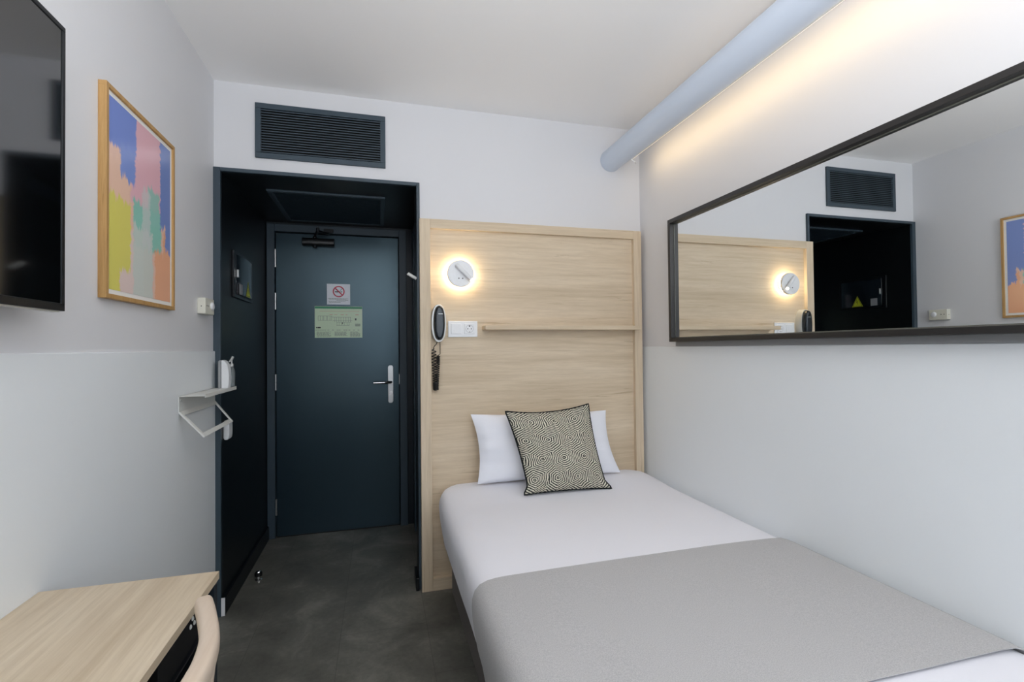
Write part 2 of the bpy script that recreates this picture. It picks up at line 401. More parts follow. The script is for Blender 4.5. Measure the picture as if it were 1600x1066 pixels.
# handle plate, lever, cylinder, striker
pl = ell(0.831, 0, 0.0185, 0.0185, 32)
pts = [(x, z+(1.118 if z >= 0 else 0.886)) for x, z in [(p[0], p[1]) for p in pl]]
hp = obj('handle_plate', prism(NB(), pts, 'y', A-0.008, A), 'steel', dr, bevel=0.0015)
b = NB(); cyl(b, (0.834, A-0.045, 1.018), (0.834, A-0.008, 1.018), 0.0105, 20)
tube(b, [(0.834, A-0.03, 1.018), (0.832, A-0.048, 1.018), (0.82, A-0.055, 1.018), (0.78, A-0.057, 1.017), (0.714, A-0.057, 1.016)], [0.009, 0.010, 0.010, 0.0095, 0.009], 16)
obj('door_handle', b, 'chrome', hp)
b = lathe(NB(), (0.832, A-0.008, 0.94), (0, -1, 0), [(0, 0.012), (0.003, 0.012), (0.003, 0.0075), (0.006, 0.007)], 24); obj('lock_cylinder', b, 'chrome', hp)
b = BX(0.8895, 0.8925, A-0.006, A+0.03, 1.0, 1.07); obj('strike_plate', b, 'steel', dr)
b = BX(0.0875, 0.8885, A+0.001, A+0.04, 0.0, 0.006); obj('bottom_seal', b, 'rubber', dr)
# door closer
b = prism(NB(), ell(A-0.032, 1.982, 0.028, 0.026, 28, 3.2), 'x', 0.258, 0.462)
cl = obj('closer_body', b, 'black_plastic', dr, bevel=0.002)
b = NB(); cyl(b, (0.337, A-0.035, 1.945), (0.337, A-0.035, 2.02), 0.013, 20); cyl(b, (0.337, A-0.035, 1.944), (0.337, A-0.035, 1.9435), 0.006, 12)
obj('pivot', b, 'black_metal', cl)
b = NB(); tube(b, [(0.337, A-0.035, 2.018), (0.355, A-0.12, 2.022), (0.372, A-0.17, 2.026)], 0.008, 10); tube(b, [(0.372, A-0.17, 2.028), (0.42, A-0.08, 2.034), (0.425, A-0.036, 2.038)], 0.007, 10)
cyl(b, (0.372, A-0.17, 2.018), (0.372, A-0.17, 2.046), 0.010, 14)
obj('closer_arm', b, 'black_metal', cl)
b = BX(0.395, 0.455, A-0.042, A-0.022, 2.05, 2.075); obj('arm_bracket', b, 'black_metal', cl, bevel=0.002)
obj('bolt_tip', lathe(NB(), (0.372, A-0.17, 2.046), (0, 0, 1), [(0, 0.005), (0.006, 0.005), (0.01, 0.002)], 12), 'steel', cl)

# ------------------------------------------------------------------ signs on the door
YS = A-0.0015
t1 = thing('no_smoking_sign', 'white square no-smoking notice stuck on the dark door above the green plan', 'sign', (0.485, A, 1.56))
obj('paper', BX(0.409, 0.561, YS, A, 1.562, 1.705), 'paper', t1)
b = NB(); C0 = (0.486, 1.652); n = 48
o_ = [b.verts.new((C0[0]+0.039*math.cos(2*math.pi*k/n), YS-0.001, C0[1]+0.039*math.sin(2*math.pi*k/n))) for k in range(n)]
i_ = [b.verts.new((C0[0]+0.031*math.cos(2*math.pi*k/n), YS-0.001, C0[1]+0.031*math.sin(2*math.pi*k/n))) for k in range(n)]
for k in range(n): b.faces.new((o_[k], o_[(k+1) % n], i_[(k+1) % n], i_[k]))
def bar2(b, x0, z0, x1, z1, w, y):
    d = Vector((x1-x0, 0, z1-z0)).normalized(); nn = Vector((d.z, 0, -d.x))*w/2
    b.faces.new([b.verts.new(Vector(p)) for p in ((x0+nn.x, y, z0+nn.z), (x1+nn.x, y, z1+nn.z), (x1-nn.x, y, z1-nn.z), (x0-nn.x, y, z0-nn.z))])
bar2(b, C0[0]-0.025, C0[1]+0.025, C0[0]+0.025, C0[1]-0.025, 0.008, YS-0.0014)
obj('prohibition_ring', b, 'ink_red', t1, smooth=False)
b = NB(); bar2(b, C0[0]-0.025, C0[1]-0.002, C0[0]+0.012, C0[1]-0.002, 0.007, YS-0.001); bar2(b, C0[0]+0.016, C0[1]-0.002, C0[0]+0.022, C0[1]-0.002, 0.007, YS-0.001)
for k in range(5): bar2(b, C0[0]+0.008+k*0.003, C0[1]+0.004+k*0.004, C0[0]+0.012+k*0.003, C0[1]+0.009+k*0.003, 0.0025, YS-0.001)
obj('cigarette', b, 'ink_dark', t1, smooth=False)
b = NB()
for z, x0, x1 in ((1.603, 0.418, 0.548), (1.598, 0.424, 0.535), (1.592, 0.47, 0.55), (1.583, 0.42, 0.53), (1.577, 0.424, 0.50)):
    x = x0
    while x < x1:
        w_ = random.uniform(0.006, 0.015); bar2(b, x, z, min(x+w_, x1), z, 0.0022, YS-0.001); x += w_+0.002
obj('small_print', b, 'ink', t1, smooth=False)

t2 = thing('evacuation_plan', 'pale green evacuation plan with dark green header stuck on the dark door', 'sign', (0.485, A, 1.33))
obj('sheet', BX(0.330, 0.641, YS, A, 1.332, 1.549), 'green_paper', t2)
b = NB(); bar2(b, 0.331, 1.540, 0.640, 1.540, 0.014, YS-0.001); obj('header_band', b, 'green_band', t2, smooth=False)
b = NB(); L = lambda x0, z0, x1, z1, w=0.0013: bar2(b, x0, z0, x1, z1, w, YS-0.001)
L(0.352, 1.482, 0.442, 1.482); L(0.352, 1.452, 0.440, 1.452); L(0.352, 1.452, 0.352, 1.482)
for x in (0.366, 0.382, 0.388, 0.406, 0.412, 0.428, 0.438): L(x, 1.452, x, 1.482)
L(0.438, 1.474, 0.565, 1.474); L(0.445, 1.450, 0.575, 1.450); L(0.47, 1.440, 0.57, 1.440); L(0.47, 1.418, 0.555, 1.418)
for x in (0.458, 0.47, 0.486, 0.50, 0.516, 0.532, 0.548, 0.562): L(x, 1.440, x, 1.474)
for x in (0.474, 0.488, 0.504, 0.522, 0.54, 0.553): L(x, 1.418, x, 1.440)
obj('floor_plan', b, 'ink', t2, smooth=False)
for x0, x1, rows in ((0.342, 0.435, 7), (0.458, 0.545, 6), (0.560, 0.628, 7)):
    b = NB()
    for k in range(rows):
        x = x0
        while x < x1-random.uniform(0, 0.03):
            w_ = random.uniform(0.008, 0.02); L(x, 1.372-k*0.0052, min(x+w_, x1), 1.372-k*0.0052, 0.0018); x += w_+0.003
    obj('text_column', b, 'ink', t2, smooth=False)
b = NB()
for k in range(4): L(0.593, 1.428-k*0.005, 0.628, 1.428-k*0.005, 0.0024)
obj('key_lines', b, 'ink', t2, smooth=False)
b = NB(); L(0.592, 1.46, 0.602, 1.46, 0.014); obj('key_symbol', b, 'ink', t2, smooth=False)
b = NB(); L(0.339, 1.402, 0.346, 1.402, 0.009); L(0.348, 1.402, 0.368, 1.402, 0.009); obj('emblem', b, 'ink_dark', t2, smooth=False)
b = NB(); L(0.508, 1.426, 0.511, 1.438, 0.005); obj('location_mark', b, 'ink_dark', t2, smooth=False)
b = NB()
x = 0.335
while x < 0.63: L(x, 1.385, x+0.012, 1.385, 0.002); x += random.choice((0.014, 0.02, 0.03))
obj('text_line', b, 'ink_dark', t2, smooth=False)
b = NB(); L(0.425, 1.492, 0.445, 1.492, 0.003); L(0.455, 1.492, 0.475, 1.492, 0.002); L(0.498, 1.492, 0.518, 1.492, 0.003); L(0.53, 1.492, 0.542, 1.492, 0.003); L(0.595, 1.492, 0.616, 1.492, 0.004); L(0.36, 1.515, 0.62, 1.515, 0.0016)
obj('orange_print', b, 'ink_orange', t2, smooth=False)

# ------------------------------------------------------------------ ventilation grilles
def grille(name, label, horizontal):
    if not horizontal:
        x0, x1, z0, z1 = 0.180, 0.792, 2.186, 2.454
        t_ = thing(name, label, 'vent', (0.486, 0, 2.186), None)
        b = NB(); fw = 0.026
        box(b, x0, x1, -0.014, 0, z0, z0+fw); box(b, x0, x1, -0.014, 0, z1-fw, z1); box(b, x0, x0+fw, -0.014, 0, z0+fw, z1-fw); box(b, x1-fw, x1, -0.014, 0, z0+fw, z1-fw)
        obj('frame', b, 'navy_trim', t_, bevel=0.002)
        obj('backing', BX(x0+fw, x1-fw, -0.0015, 0, z0+fw, z1-fw), 'black_matte', t_)
        n = 17
        for k in range(n):
            z = z0+fw+(z1-z0-2*fw)*(k+0.5)/n
            prf = [(-0.0130, z-0.0034), (-0.0110, z-0.0034), (-0.0060, z+0.0000), (-0.0060, z+0.0016), (-0.0130, z+0.0012)]
            obj('slat', prism(NB(), prf, 'x', x0+fw, x1-fw), 'navy_trim', t_, smooth=False)
    else:
        x0, x1, y0, y1, zz = 0.178, 0.792, 0.235, 0.87, 2.112
        t_ = thing(name, label, 'vent', (0.486, 0.55, zz), None)
        b = NB(); fw = 0.026
        box(b, x0, x1, y0, y0+fw, zz-0.012, zz); box(b, x0, x1, y1-fw, y1, zz-0.012, zz); box(b, x0, x0+fw, y0+fw, y1-fw, zz-0.012, zz); box(b, x1-fw, x1, y0+fw, y1-fw, zz-0.012, zz)
        obj('frame', b, 'navy_trim', t_, bevel=0.002)
        obj('backing', BX(x0+fw, x1-fw, y0+fw, y1-fw, zz-0.0015, zz), 'black_matte', t_)
        n = 24
        for k in range(n):
            y = y0+fw+(y1-y0-2*fw)*(k+0.5)/n
            prf = [(y-0.006, zz-0.011), (y-0.004, zz-0.0115), (y+0.006, zz-0.003), (y+0.004, zz-0.0025)]
            obj('slat', prism(NB(), prf, 'x', x0+fw, x1-fw), 'navy_trim', t_, smooth=False)
grille('vent_grille', 'dark slate louvred grille on the white wall above the alcove opening', False)
grille('vent_grille', 'dark louvred grille in the black alcove soffit above the door', True)

# ------------------------------------------------------------------ ceiling duct with warm LED strip
dc = Vector((2.075, 0, 2.345)); dr_ = 0.064
t_ = thing('round_duct', 'pale blue-white round duct running below the ceiling along the right wall', 'duct', (dc.x, -1.7, dc.z))
b = NB(); lathe(b, (dc.x, -0.0005, dc.z), (0, -1, 0), [(0, dr_), (0.004, dr_+0.001), (0.006, dr_), (3.9, dr_)], 64)
obj('pipe', b, 'duct', t_)
# strip channel on the side turned to the wall
an = math.radians(-28); ux, uz = math.cos(an), math.sin(an)
def oncirc(a, r): return (dc.x+r*math.cos(a), dc.z+r*math.sin(a))
a0, a1 = math.radians(-38), math.radians(-20)
pts = [oncirc(a0, dr_-0.001), oncirc(a1, dr_-0.001), oncirc(a1, dr_+0.007), oncirc(a0, dr_+0.007)]
obj('strip_channel', prism(NB(), pts, 'y', -3.8, -0.16), 'white_metal', t_, bevel=0.001)
pts = [oncirc(a0+0.04, dr_+0.007), oncirc(a1-0.04, dr_+0.007), oncirc(a1-0.04, dr_+0.0085), oncirc(a0+0.04, dr_+0.0085)]
o = obj('led_diffuser', prism(NB(), pts, 'y', -3.8, -0.162), 'warm_led', t_); o['label'] = 'glowing warm white LED strip'
b = NB(); tube(b, [(dc.x+0.055, -0.15, dc.z-0.04), (dc.x+0.075, -0.155, dc.z-0.055), (dc.x+0.078, -0.156, dc.z-0.066)], 0.002, 8); obj('strip_clip', b, 'steel', t_)
lo = (dc.x+ux*(dr_+0.012), -1.98, dc.z+uz*(dr_+0.012))
l = D.lights.new('led_strip_light', 'AREA'); l.shape = 'RECTANGLE'; l.size = 3.62; l.size_y = 0.012; l.energy = 3.2; l.color = (1.0, 0.72, 0.38)
lo_ = D.objects.new('led_strip_light', l); COL.objects.link(lo_); lo_.location = lo
zax = -Vector((ux, 0, uz)); xax = Vector((0, 1, 0)); yax = zax.cross(xax)
mm = Matrix.Identity(4)
for i in range(3): mm[i][0] = xax[i]; mm[i][1] = yax[i]; mm[i][2] = zax[i]; mm[i][3] = lo[i]
lo_.matrix_world = mm

# ------------------------------------------------------------------ mirror
t_ = thing('wall_mirror', 'long horizontal wall mirror in a deep black box frame on the right wall', 'mirror', (RX, -1.5, 1.272))
Y0, Y1, Z0, Z1, LX = -0.372, -3.1, 1.272, 1.906, 2.208
fw = 0.020
b = NB(); box(b, LX, RX, Y1, Y0, Z0, Z0+fw); box(b, LX, RX, Y1, Y0, Z1-fw, Z1); box(b, LX, RX, Y0-fw, Y0, Z0+fw, Z1-fw); box(b, LX, RX, Y1, Y1+fw, Z0+fw, Z1-fw)
obj('frame', b, 'frame_black', t_, bevel=0.0012)
obj('mirror_glass', BX(2.2328, 2.237, Y1+fw, Y0-fw, Z0+fw, Z1-fw), 'mirror', t_, smooth=False)
b = NB(); e = 0.004; xx = 2.2318
box(b, xx, 2.2328, Y1+fw, Y0-fw, Z0+fw, Z0+fw+e); box(b, xx, 2.2328, Y1+fw, Y0-fw, Z1-fw-e, Z1-fw); box(b, xx, 2.2328, Y0-fw-e, Y0-fw, Z0+fw, Z1-fw)
obj('glass_edge', b, 'bevel', t_, smooth=False)
obj('mounting_rail', BX(RX-0.012, RX, Y1, -0.36, 1.2495, 1.272), 'grey_rail', t_, bevel=0.001)

# ------------------------------------------------------------------ headboard
t_ = thing('headboard', 'tall light oak headboard panel with raised border and a small ledge behind the bed', 'headboard', (1.6, 0, 0))
HX0, HX1, HZ, YF, YP = 0.9595, 2.242, 1.927, -0.050, -0.026
obj('panel', BX(HX0+0.01, HX1-0.01, YP, -0.0, 0.02, HZ-0.01), 'oak_x', t_)
for x0, x1 in ((HX0, 1.0145), (2.193, HX1)): obj('side_rail', BX(x0, x1, YF, 0, 0, HZ), 'oak_z', t_, bevel=0.0008)
for z0, z1 in ((1.879, HZ), (0.0, 0.062)): obj('cross_rail', BX(1.0148, 2.1927, YF+0.0004, 0, z0, z1), 'oak_x', t_, bevel=0.0008)
obj('ledge', BX(1.290, 2.1925, -0.112, YP, 1.346, 1.369), 'oak_x', t_, bevel=0.0015)

# reading lamp
t_ = thing('reading_lamp', 'round white backlit reading lamp glowing on the oak headboard', 'lamp', (1.168, YP, 1.6425))
LC = Vector((1.1685, YP, 1.6425))
obj('glow_ring', cyl(NB(), LC+Vector((0, -0.004, 0)), LC+Vector((0, -0.030, 0)), 0.052, 48), 'lamp_ring', t_)
obj('backplate', cyl(NB(), LC, LC+Vector((0, -0.004, 0)), 0.055, 48), 'white_plastic', t_)
obj('disc', lathe(NB(), LC, (0, -1, 0), [(0.030, 0.066), (0.031, 0.0695), (0.040, 0.0705), (0.046, 0.0695), (0.048, 0.068)], 64), 'white_plastic', t_)
p0 = LC+Vector((-0.024, -0.055, 0.045)); p1 = LC+Vector((0.052, -0.072, -0.034))
b = NB(); tube(b, [p0, p0+(p1-p0)*0.03, p0+(p1-p0)*0.97, p1], [0.008, 0.0105, 0.0105, 0.0100], 20)
o = obj('spot_tube', b, 'white_plastic', t_)
d = (p1-p0).normalized(); obj('spot_tip', cyl(NB(), p1, p1+d*0.006, 0.0085, 20), 'spot_tip', o)
b = NB(); tube(b, [LC+Vector((0.01, -0.046, 0.01)), LC+Vector((0.008, -0.062, 0.012))], 0.006, 12); obj('swivel_pin', b, 'white_plastic', o)
for dx in (-0.010, 0.010):
    obj('touch_switch', cyl(NB(), LC+Vector((dx, -0.048, -0.026)), LC+Vector((dx, -0.0492, -0.026)), 0.0032, 16), 'dark_socket', t_)

# wall telephone
PC = Vector((1.053, YP, 1.381))
t_ = thing('wall_telephone', 'black and silver telephone handset with coiled cord hanging on the headboard', 'telephone', (1.053, YP, 1.28))
def shell(b, c, rx, rz, y0, y1, e=2.3, steps=8, dome=0.5):
    rings = []
    for i in range(steps+1):
        k = i/steps; s_ = math.sqrt(max(1-(k**2.2)*(1-dome**2), 0))
        s_ = 1-(1-dome)*k**2.6
        y = y0+(y1-y0)*math.sin(k*math.pi/2)
        rings.append([b.verts.new((x, y, z)) for x, z in ell(c.x, c.z, rx*s_, rz*(1-(1-s_)*rx/rz*1.1), 40, e)])
    for a_, c_ in zip(rings, rings[1:]):
        for k in range(40): b.faces.new((a_[k], a_[(k+1) % 40], c_[(k+1) % 40], c_[k]))
    b.faces.new(rings[0]); b.faces.new(rings[-1][::-1]); return b
obj('cradle', shell(NB(), PC, 0.0385, 0.099, YP, YP-0.045, 2.3, 8, 0.93), 'silver_plastic', t_)
hs = obj('handset', shell(NB(), PC+Vector((0.001, 0, 0.001)), 0.0300, 0.090, YP-0.040, YP-0.076, 2.4, 12, 0.45), 'phone_black', t_)
b = BX(PC.x-0.006, PC.x+0.016, YP-0.0765, YP-0.074, PC.z+0.045, PC.z+0.0475); obj('badge', b, 'silver_plastic', hs)
def coil(pts, r0, turns, tr, b):
    out = []; N = turns*12; pts = [Vector(p) for p in pts]
    for i in range(N+1):
        f = i/N*(len(pts)-1); j = min(int(f), len(pts)-2); fr = f-j
        p = pts[j].lerp(pts[j+1], fr); a_ = i/12*2*math.pi
        rr = r0*min(1, i/8, (N-i)/8)
        out.append(p+Vector((math.cos(a_)*rr, math.sin(a_)*rr, 0)))
    tube(b, out, tr, 6)
b = NB()
tube(b, [(1.046, YP-0.03, 1.286), (1.040, YP-0.03, 1.272), (1.030, YP-0.028, 1.262), (1.026, YP-0.025, 1.25)], 0.0022, 6)
coil([(1.028, YP-0.02, 1.25), (1.030, YP-0.02, 1.17), (1.034, YP-0.018, 1.10), (1.038, YP-0.016, 1.045)], 0.0115, 15, 0.0026, b)
coil([(1.040, YP-0.026, 1.042), (1.044, YP-0.03, 1.10), (1.048, YP-0.03, 1.17), (1.050, YP-0.03, 1.215)], 0.009, 20, 0.0024, b)
tube(b, [(1.050, YP-0.03, 1.215), (1.060, YP-0.03, 1.222), (1.060, YP-0.03, 1.26), (1.059, YP-0.032, 1.288)], 0.002, 6)
coil([(1.036, YP-0.025, 1.075), (1.037, YP-0.025, 1.033)], 0.0125, 10, 0.0028, b)
obj('coiled_cord', b, 'rubber', t_)

# double switch and socket plate
t_ = thing('switch_socket_plate', 'white double wall plate with rocker switch and power socket on the headboard', 'socket', (1.184, YP, 1.309))
pw = obj('plate', BX(1.106, 1.263, YP-0.008, YP, 1.3095, 1.3945), 'white_plastic', t_, bevel=0.002)
obj('rocker', BX(1.121, 1.176, YP-0.0115, YP-0.007, 1.326, 1.381), 'white_plastic', t_, bevel=0.0015)
so = obj('socket', BX(1.192, 1.247, YP-0.0105, YP-0.007, 1.326, 1.381), 'white_plastic', t_, bevel=0.0015)
b = NB()
n = 32; cx_, cz_ = 1.2195, 1.3535
i_ = [b.verts.new((cx_+0.0195*math.cos(2*math.pi*k/n), YP-0.0108, cz_+0.0195*math.sin(2*math.pi*k/n))) for k in range(n)]
o_ = [b.verts.new((cx_+0.0207*math.cos(2*math.pi*k/n), YP-0.0108, cz_+0.0207*math.sin(2*math.pi*k/n))) for k in range(n)]
for k in range(n): b.faces.new((o_[k], o_[(k+1) % n], i_[(k+1) % n], i_[k]))
obj('socket_rim', b, 'grey_rail', so, smooth=False)
b = NB()
b.free()
for dx, dz, r in ((-0.0095, 0, 0.0026), (0.0095, 0, 0.0026), (0, 0.0145, 0.0038), (0, -0.0165, 0.0022)): obj('pin_hole', cyl(NB(), (cx_+dx, YP-0.0112, cz_+dz), (cx_+dx, YP-0.0104, cz_+dz), r, 14), 'dark_socket', so)

# ------------------------------------------------------------------ bed
BX0, BX1, BY0, BY1 = 1.022, 2.258, -0.052, -2.09
def ztop(y): 
    k = min(max((y+0.42)/0.34, 0), 1); return 0.520+0.030*k*k*(3-2*k)
t_ = thing('bed', 'made single bed with white sheet against the headboard and right wall', 'bed', (1.65, -1.05, 0))
# base with rounded corners
def rrect(x0, x1, y0, y1, r, n=8, mdiv=24):
    pts = []
    for cx, cy, a in ((x1-r, y1-r, 0), (x0+r, y1-r, 90), (x0+r, y0+r, 180), (x1-r, y0+r, 270)):
        for k in range(n+1):
            q = math.radians(a+90*k/n); pts.append((cx+r*math.cos(q), cy+r*math.sin(q)))
    out = []
    for i in range(len(pts)):
        p, q = pts[i], pts[(i+1) % len(pts)]; L_ = math.hypot(q[0]-p[0], q[1]-p[1]); k = mdiv if L_ > 0.5 else 1
        for j in range(k): out.append((p[0]+(q[0]-p[0])*j/k, p[1]+(q[1]-p[1])*j/k))
    return out
obj('base', prism(NB(), rrect(1.108, 2.24, -2.05, -0.055, 0.035), 'z', 0.0, 0.30), 'base_fabric', t_, bevel=0.004)
from mathutils import noise as mn
def sheet_mesh():
    prof = [(1.115, 0.262), (1.085, 0.248), (1.070, 0.251), (1.062, 0.268), (1.053, 0.31), (1.045, 0.36), (1.039, 0.41), (1.037, 0.445), (1.0385, 0.468), (1.046, 0.489), (1.060, 0.504), (1.080, 0.5125), (1.105, 0.5175), (1.14, 0.5195), (1.20, 0.5200), (2.08, 0.5200), (2.15, 0.519), (2.20, 0.515), (2.235, 0.504), (2.252, 0.485), (2.257, 0.45), (2.257, 0.30)]
    P2 = []
    for a_, c_ in zip(prof, prof[1:]):
        L_ = math.hypot(c_[0]-a_[0], c_[1]-a_[1]); k = max(1, int(L_/0.022))
        for j in range(k): P2.append((a_[0]+(c_[0]-a_[0])*j/k, a_[1]+(c_[1]-a_[1])*j/k))
    P2.append(prof[-1])
    ys = [BY1+(-0.24-BY1)*k/70 for k in range(70)] + [-0.24+0.188*math.sin(k/22*math.pi/2) for k in range(23)]
    b = NB(); rows = []
    for y in ys:
        d = y-(-0.052-0.11); cor = 0.0
        if d > 0: cor = 0.10*(1-math.sqrt(max(1-(d/0.11)**2, 0)))
        de = max(0, y+0.09)/0.038
        row = []
        for x, z in P2:
            wl = min(max((1.42-x)/0.36, 0), 1); wl = wl*wl*(3-2*wl)
            f = min(max((z-0.165)/0.355, 0), 1); f = f*f
            fr = min(max((2.25-x)/0.14, 0), 1)
            zz = z+(ztop(y)-0.520)*f*(0.4+0.6*fr) - 0.016*de*de*f
            w = 0
            if 0.25 < z < 0.50 and x < 1.2:
                w = 0.006*mn.noise(Vector((0.3, y*4.5, z*3)))*math.sin(math.pi*(z-0.25)/0.25) + 0.004*max(0, 1-abs(y+0.16)/0.14)*mn.noise(Vector((1.3, y*30, z*7)))
            if z > 0.515: zz += 0.0022*mn.noise(Vector((x*3.2, y*2.6, 3.3)))+0.0012*mn.noise(Vector((x*8, y*5, 1.3)))
            row.append(b.verts.new((x+cor*wl-w, y, zz)))
        rows.append(row)
    for a_, c_ in zip(rows, rows[1:]):
        for k in range(len(P2)-1): b.faces.new((a_[k], a_[k+1], c_[k+1], c_[k]))
    b.faces.new(rows[0]); b.faces.new(rows[-1][::-1])
    return b
sh = obj('sheet', sheet_mesh(), 'sheet', t_, angle=70)

# blanket runner
def blanket():
    b = NB(); o_ = 0.007
    # cross-section from low left side over the top to the right wall edge
    prof = [(1.068, 0.205), (1.058, 0.26), (1.045, 0.31), (1.036, 0.36), (1.029, 0.41), (1.0265, 0.445), (1.028, 0.473), (1.036, 0.497), (1.052, 0.514), (1.076, 0.5235), (1.105, 0.5280), (1.14, 0.530), (1.30, 0.5325), (1.5, 0.533), (1.7, 0.533), (1.9, 0.5325), (2.05, 0.532), (2.16, 0.531), (2.205, 0.528), (2.235, 0.518), (2.252, 0.502), (2.257, 0.48), (2.257, 0.42), (2.257, 0.36)]
    # resample
    P2 = []
    for a_, c_ in zip(prof, prof[1:]):
        L_ = math.hypot(c_[0]-a_[0], c_[1]-a_[1]); k = max(1, int(L_/0.03))
        for j in range(k): P2.append((a_[0]+(c_[0]-a_[0])*j/k, a_[1]+(c_[1]-a_[1])*j/k))
    P2.append(prof[-1]); ny = 26; outer = []; inner = []
    for j in range(ny+1):
        y = -1.088-0.692*j/ny; ro = []; ri = []
        for i, (x, z) in enumerate(P2):
            yy = y + (0.010*mn.noise(Vector((x*2.5, 0, 0)))) * (1-abs(2*j/ny-1)) 
            if j == 0: yy = y+0.004*math.sin(x*4)
            if j == ny: yy = y+0.003*math.sin(x*5)
            dz = 0.0015*mn.noise(Vector((x*4, yy*4, 0)))
            edge = 0.0015 if j in (0, ny) else 0
            ro.append(b.verts.new((x, yy, z+dz-edge)))
            a_ = P2[max(i-1, 0)]; c_ = P2[min(i+1, len(P2)-1)]
            tx, tz = c_[0]-a_[0], c_[1]-a_[1]; L_ = math.hypot(tx, tz)
            ri.append(b.verts.new((x+tz/L_*0.005, yy, z-tx/L_*0.005+dz+edge)))
        outer.append(ro); inner.append(ri)
    n_ = len(P2)
    for j in range(ny):
        for i in range(n_-1):
            b.faces.new((outer[j][i], outer[j][i+1], outer[j+1][i+1], outer[j+1][i])); b.faces.new((inner[j][i], inner[j+1][i], inner[j+1][i+1], inner[j][i+1]))
        b.faces.new((outer[j][0], outer[j+1][0], inner[j+1][0], inner[j][0])); b.faces.new((outer[j][-1], inner[j][-1], inner[j+1][-1], outer[j+1][-1]))
    for j in (0, ny):
        for i in range(n_-1): b.faces.new((outer[j][i], inner[j][i], inner[j][i+1], outer[j][i+1]))
    return b
o = centred('blanket', blanket(), 'blanket', (1.65, -1.43, 0.533), angle=60)
tag(o, 'light grey wool blanket laid across the foot half of the white bed', 'blanket')

# pillows
def pillow_mesh(TL, TR, BR, BL, th, n=28, sag=(0.04, 0.04, 0.04, 0.04), uv=False, wr=0.004, seed=0.0, pw=0.42, ear=0.0):
    TL, TR, BR, BL = map(Vector, (TL, TR, BR, BL)); nn = ((TR-TL)+(BR-BL)).cross((TL-BL)+(TR-BR)).normalized()
    if nn.y > 0: nn = -nn
    b = NB(); lay = b.loops.layers.uv.new('UVMap') if True else None
    S = [[], []]; loc = {}
    for side in (0, 1):
        sg = 1 if side == 0 else -1
        for i in range(n+1):
            row = []
            for j in range(n+1):
                u = i/n; v = j/n
                if side and (i in (0, n) or j in (0, n)): row.append(S[0][i][j]); continue
                uu_ = u; vv_ = v
                # edges bow inward between corners
                bl = lambda s_: 4*s_*(1-s_)
                uu_ = u + sag[3]*bl(v)*(1-u)**2 - sag[1]*bl(v)*u**2
                vv_ = v + sag[2]*bl(u)*(1-v)**2 - sag[0]*bl(u)*v**2
                if ear:
                    k_ = min(v/0.11, 1); k_ = k_*k_*(3-2*k_); uu_ += ear*k_*(1-v)*(1-2*u)
                p = BL.lerp(BR, uu_).lerp(TL.lerp(TR, uu_), vv_)
                f = max(bl(u), 0)**pw*max(bl(v), 0)**pw
                w = wr*mn.noise(Vector((u*5+seed, v*5, sg*2)))*f**0.5 + wr*1.2*mn.noise(Vector((u*2+seed, v*9, sg)))*(1-f)*min(1, 6*f)
                row.append(b.verts.new(p+nn*sg*(th/2*f)+nn*w)); loc[row[-1]] = (u, v)
            S[side].append(row)
    for side in (0, 1):
        for i in range(n):
            for j in range(n):
                q = (S[side][i][j], S[side][i+1][j], S[side][i+1][j+1], S[side][i][j+1])
                f = b.faces.new(q if side == 0 else q[::-1])
                for lp, (a_, c_) in zip(f.loops, ((i, j), (i+1, j), (i+1, j+1), (i, j+1)) if side == 0 else ((i, j+1), (i+1, j+1), (i+1, j), (i, j))):
                    lp[lay].uv = (a_/n, c_/n)
    edge = [S[0][i][0].co.copy() for i in range(n)]+[S[0][n][j].co.copy() for j in range(n)]+[S[0][n-i][n].co.copy() for i in range(n)]+[S[0][0][n-j].co.copy() for j in range(n)]
    return b, edge
b, e = pillow_mesh((1.212, -0.085, 0.905), (1.984, -0.085, 0.893), (2.036, -0.150, 0.556), (1.232, -0.150, 0.556), 0.13, sag=(0.03, 0.035, 0.012, 0.035), wr=0.013, seed=3.1)
o = centred('pillow', b, 'pillowcase', (1.62, -0.13, 0.555), angle=75)
tag(o, 'white pillow leaning on the headboard behind the patterned cushion', 'pillow')
cush = ((1.368, -0.205, 0.928), (1.824, -0.205, 0.948), (1.893, -0.325, 0.528), (1.428, -0.325, 0.536))
b, e = pillow_mesh(*cush, 0.13, n=40, sag=(0.055, 0.03, 0.02, 0.03), wr=0.004, seed=8.4, pw=0.5, ear=0.05)
o = centred('patterned_cushion', b, 'cushion', (1.63, -0.28, 0.53), angle=75)
tag(o, 'square cushion with dark and cream hexagon weave leaning on the white pillow', 'cushion')
b = NB(); ee = e+[e[0]]
u_prev = None
ring = []
N = len(e)
for i in range(N):
    p = e[i]; d = (e[(i+1) % N]-e[i-1]).normalized(); nn = Vector((0.0, -1, 0.28)).normalized(); u_ = d.cross(nn).normalized()
    ring.append([b.verts.new(p+(u_*math.cos(k*math.pi/4)+nn*math.sin(k*math.pi/4))*(0.0042 if i % 2 else 0.0036)) for k in range(8)])
for i in range(N):
    a_, c_ = ring[i], ring[(i+1) % N]
    for k in range(8): b.faces.new((a_[k], a_[(k+1) % 8], c_[(k+1) % 8], c_[k]))
obj('piping', b, 'piping', o, angle=180)

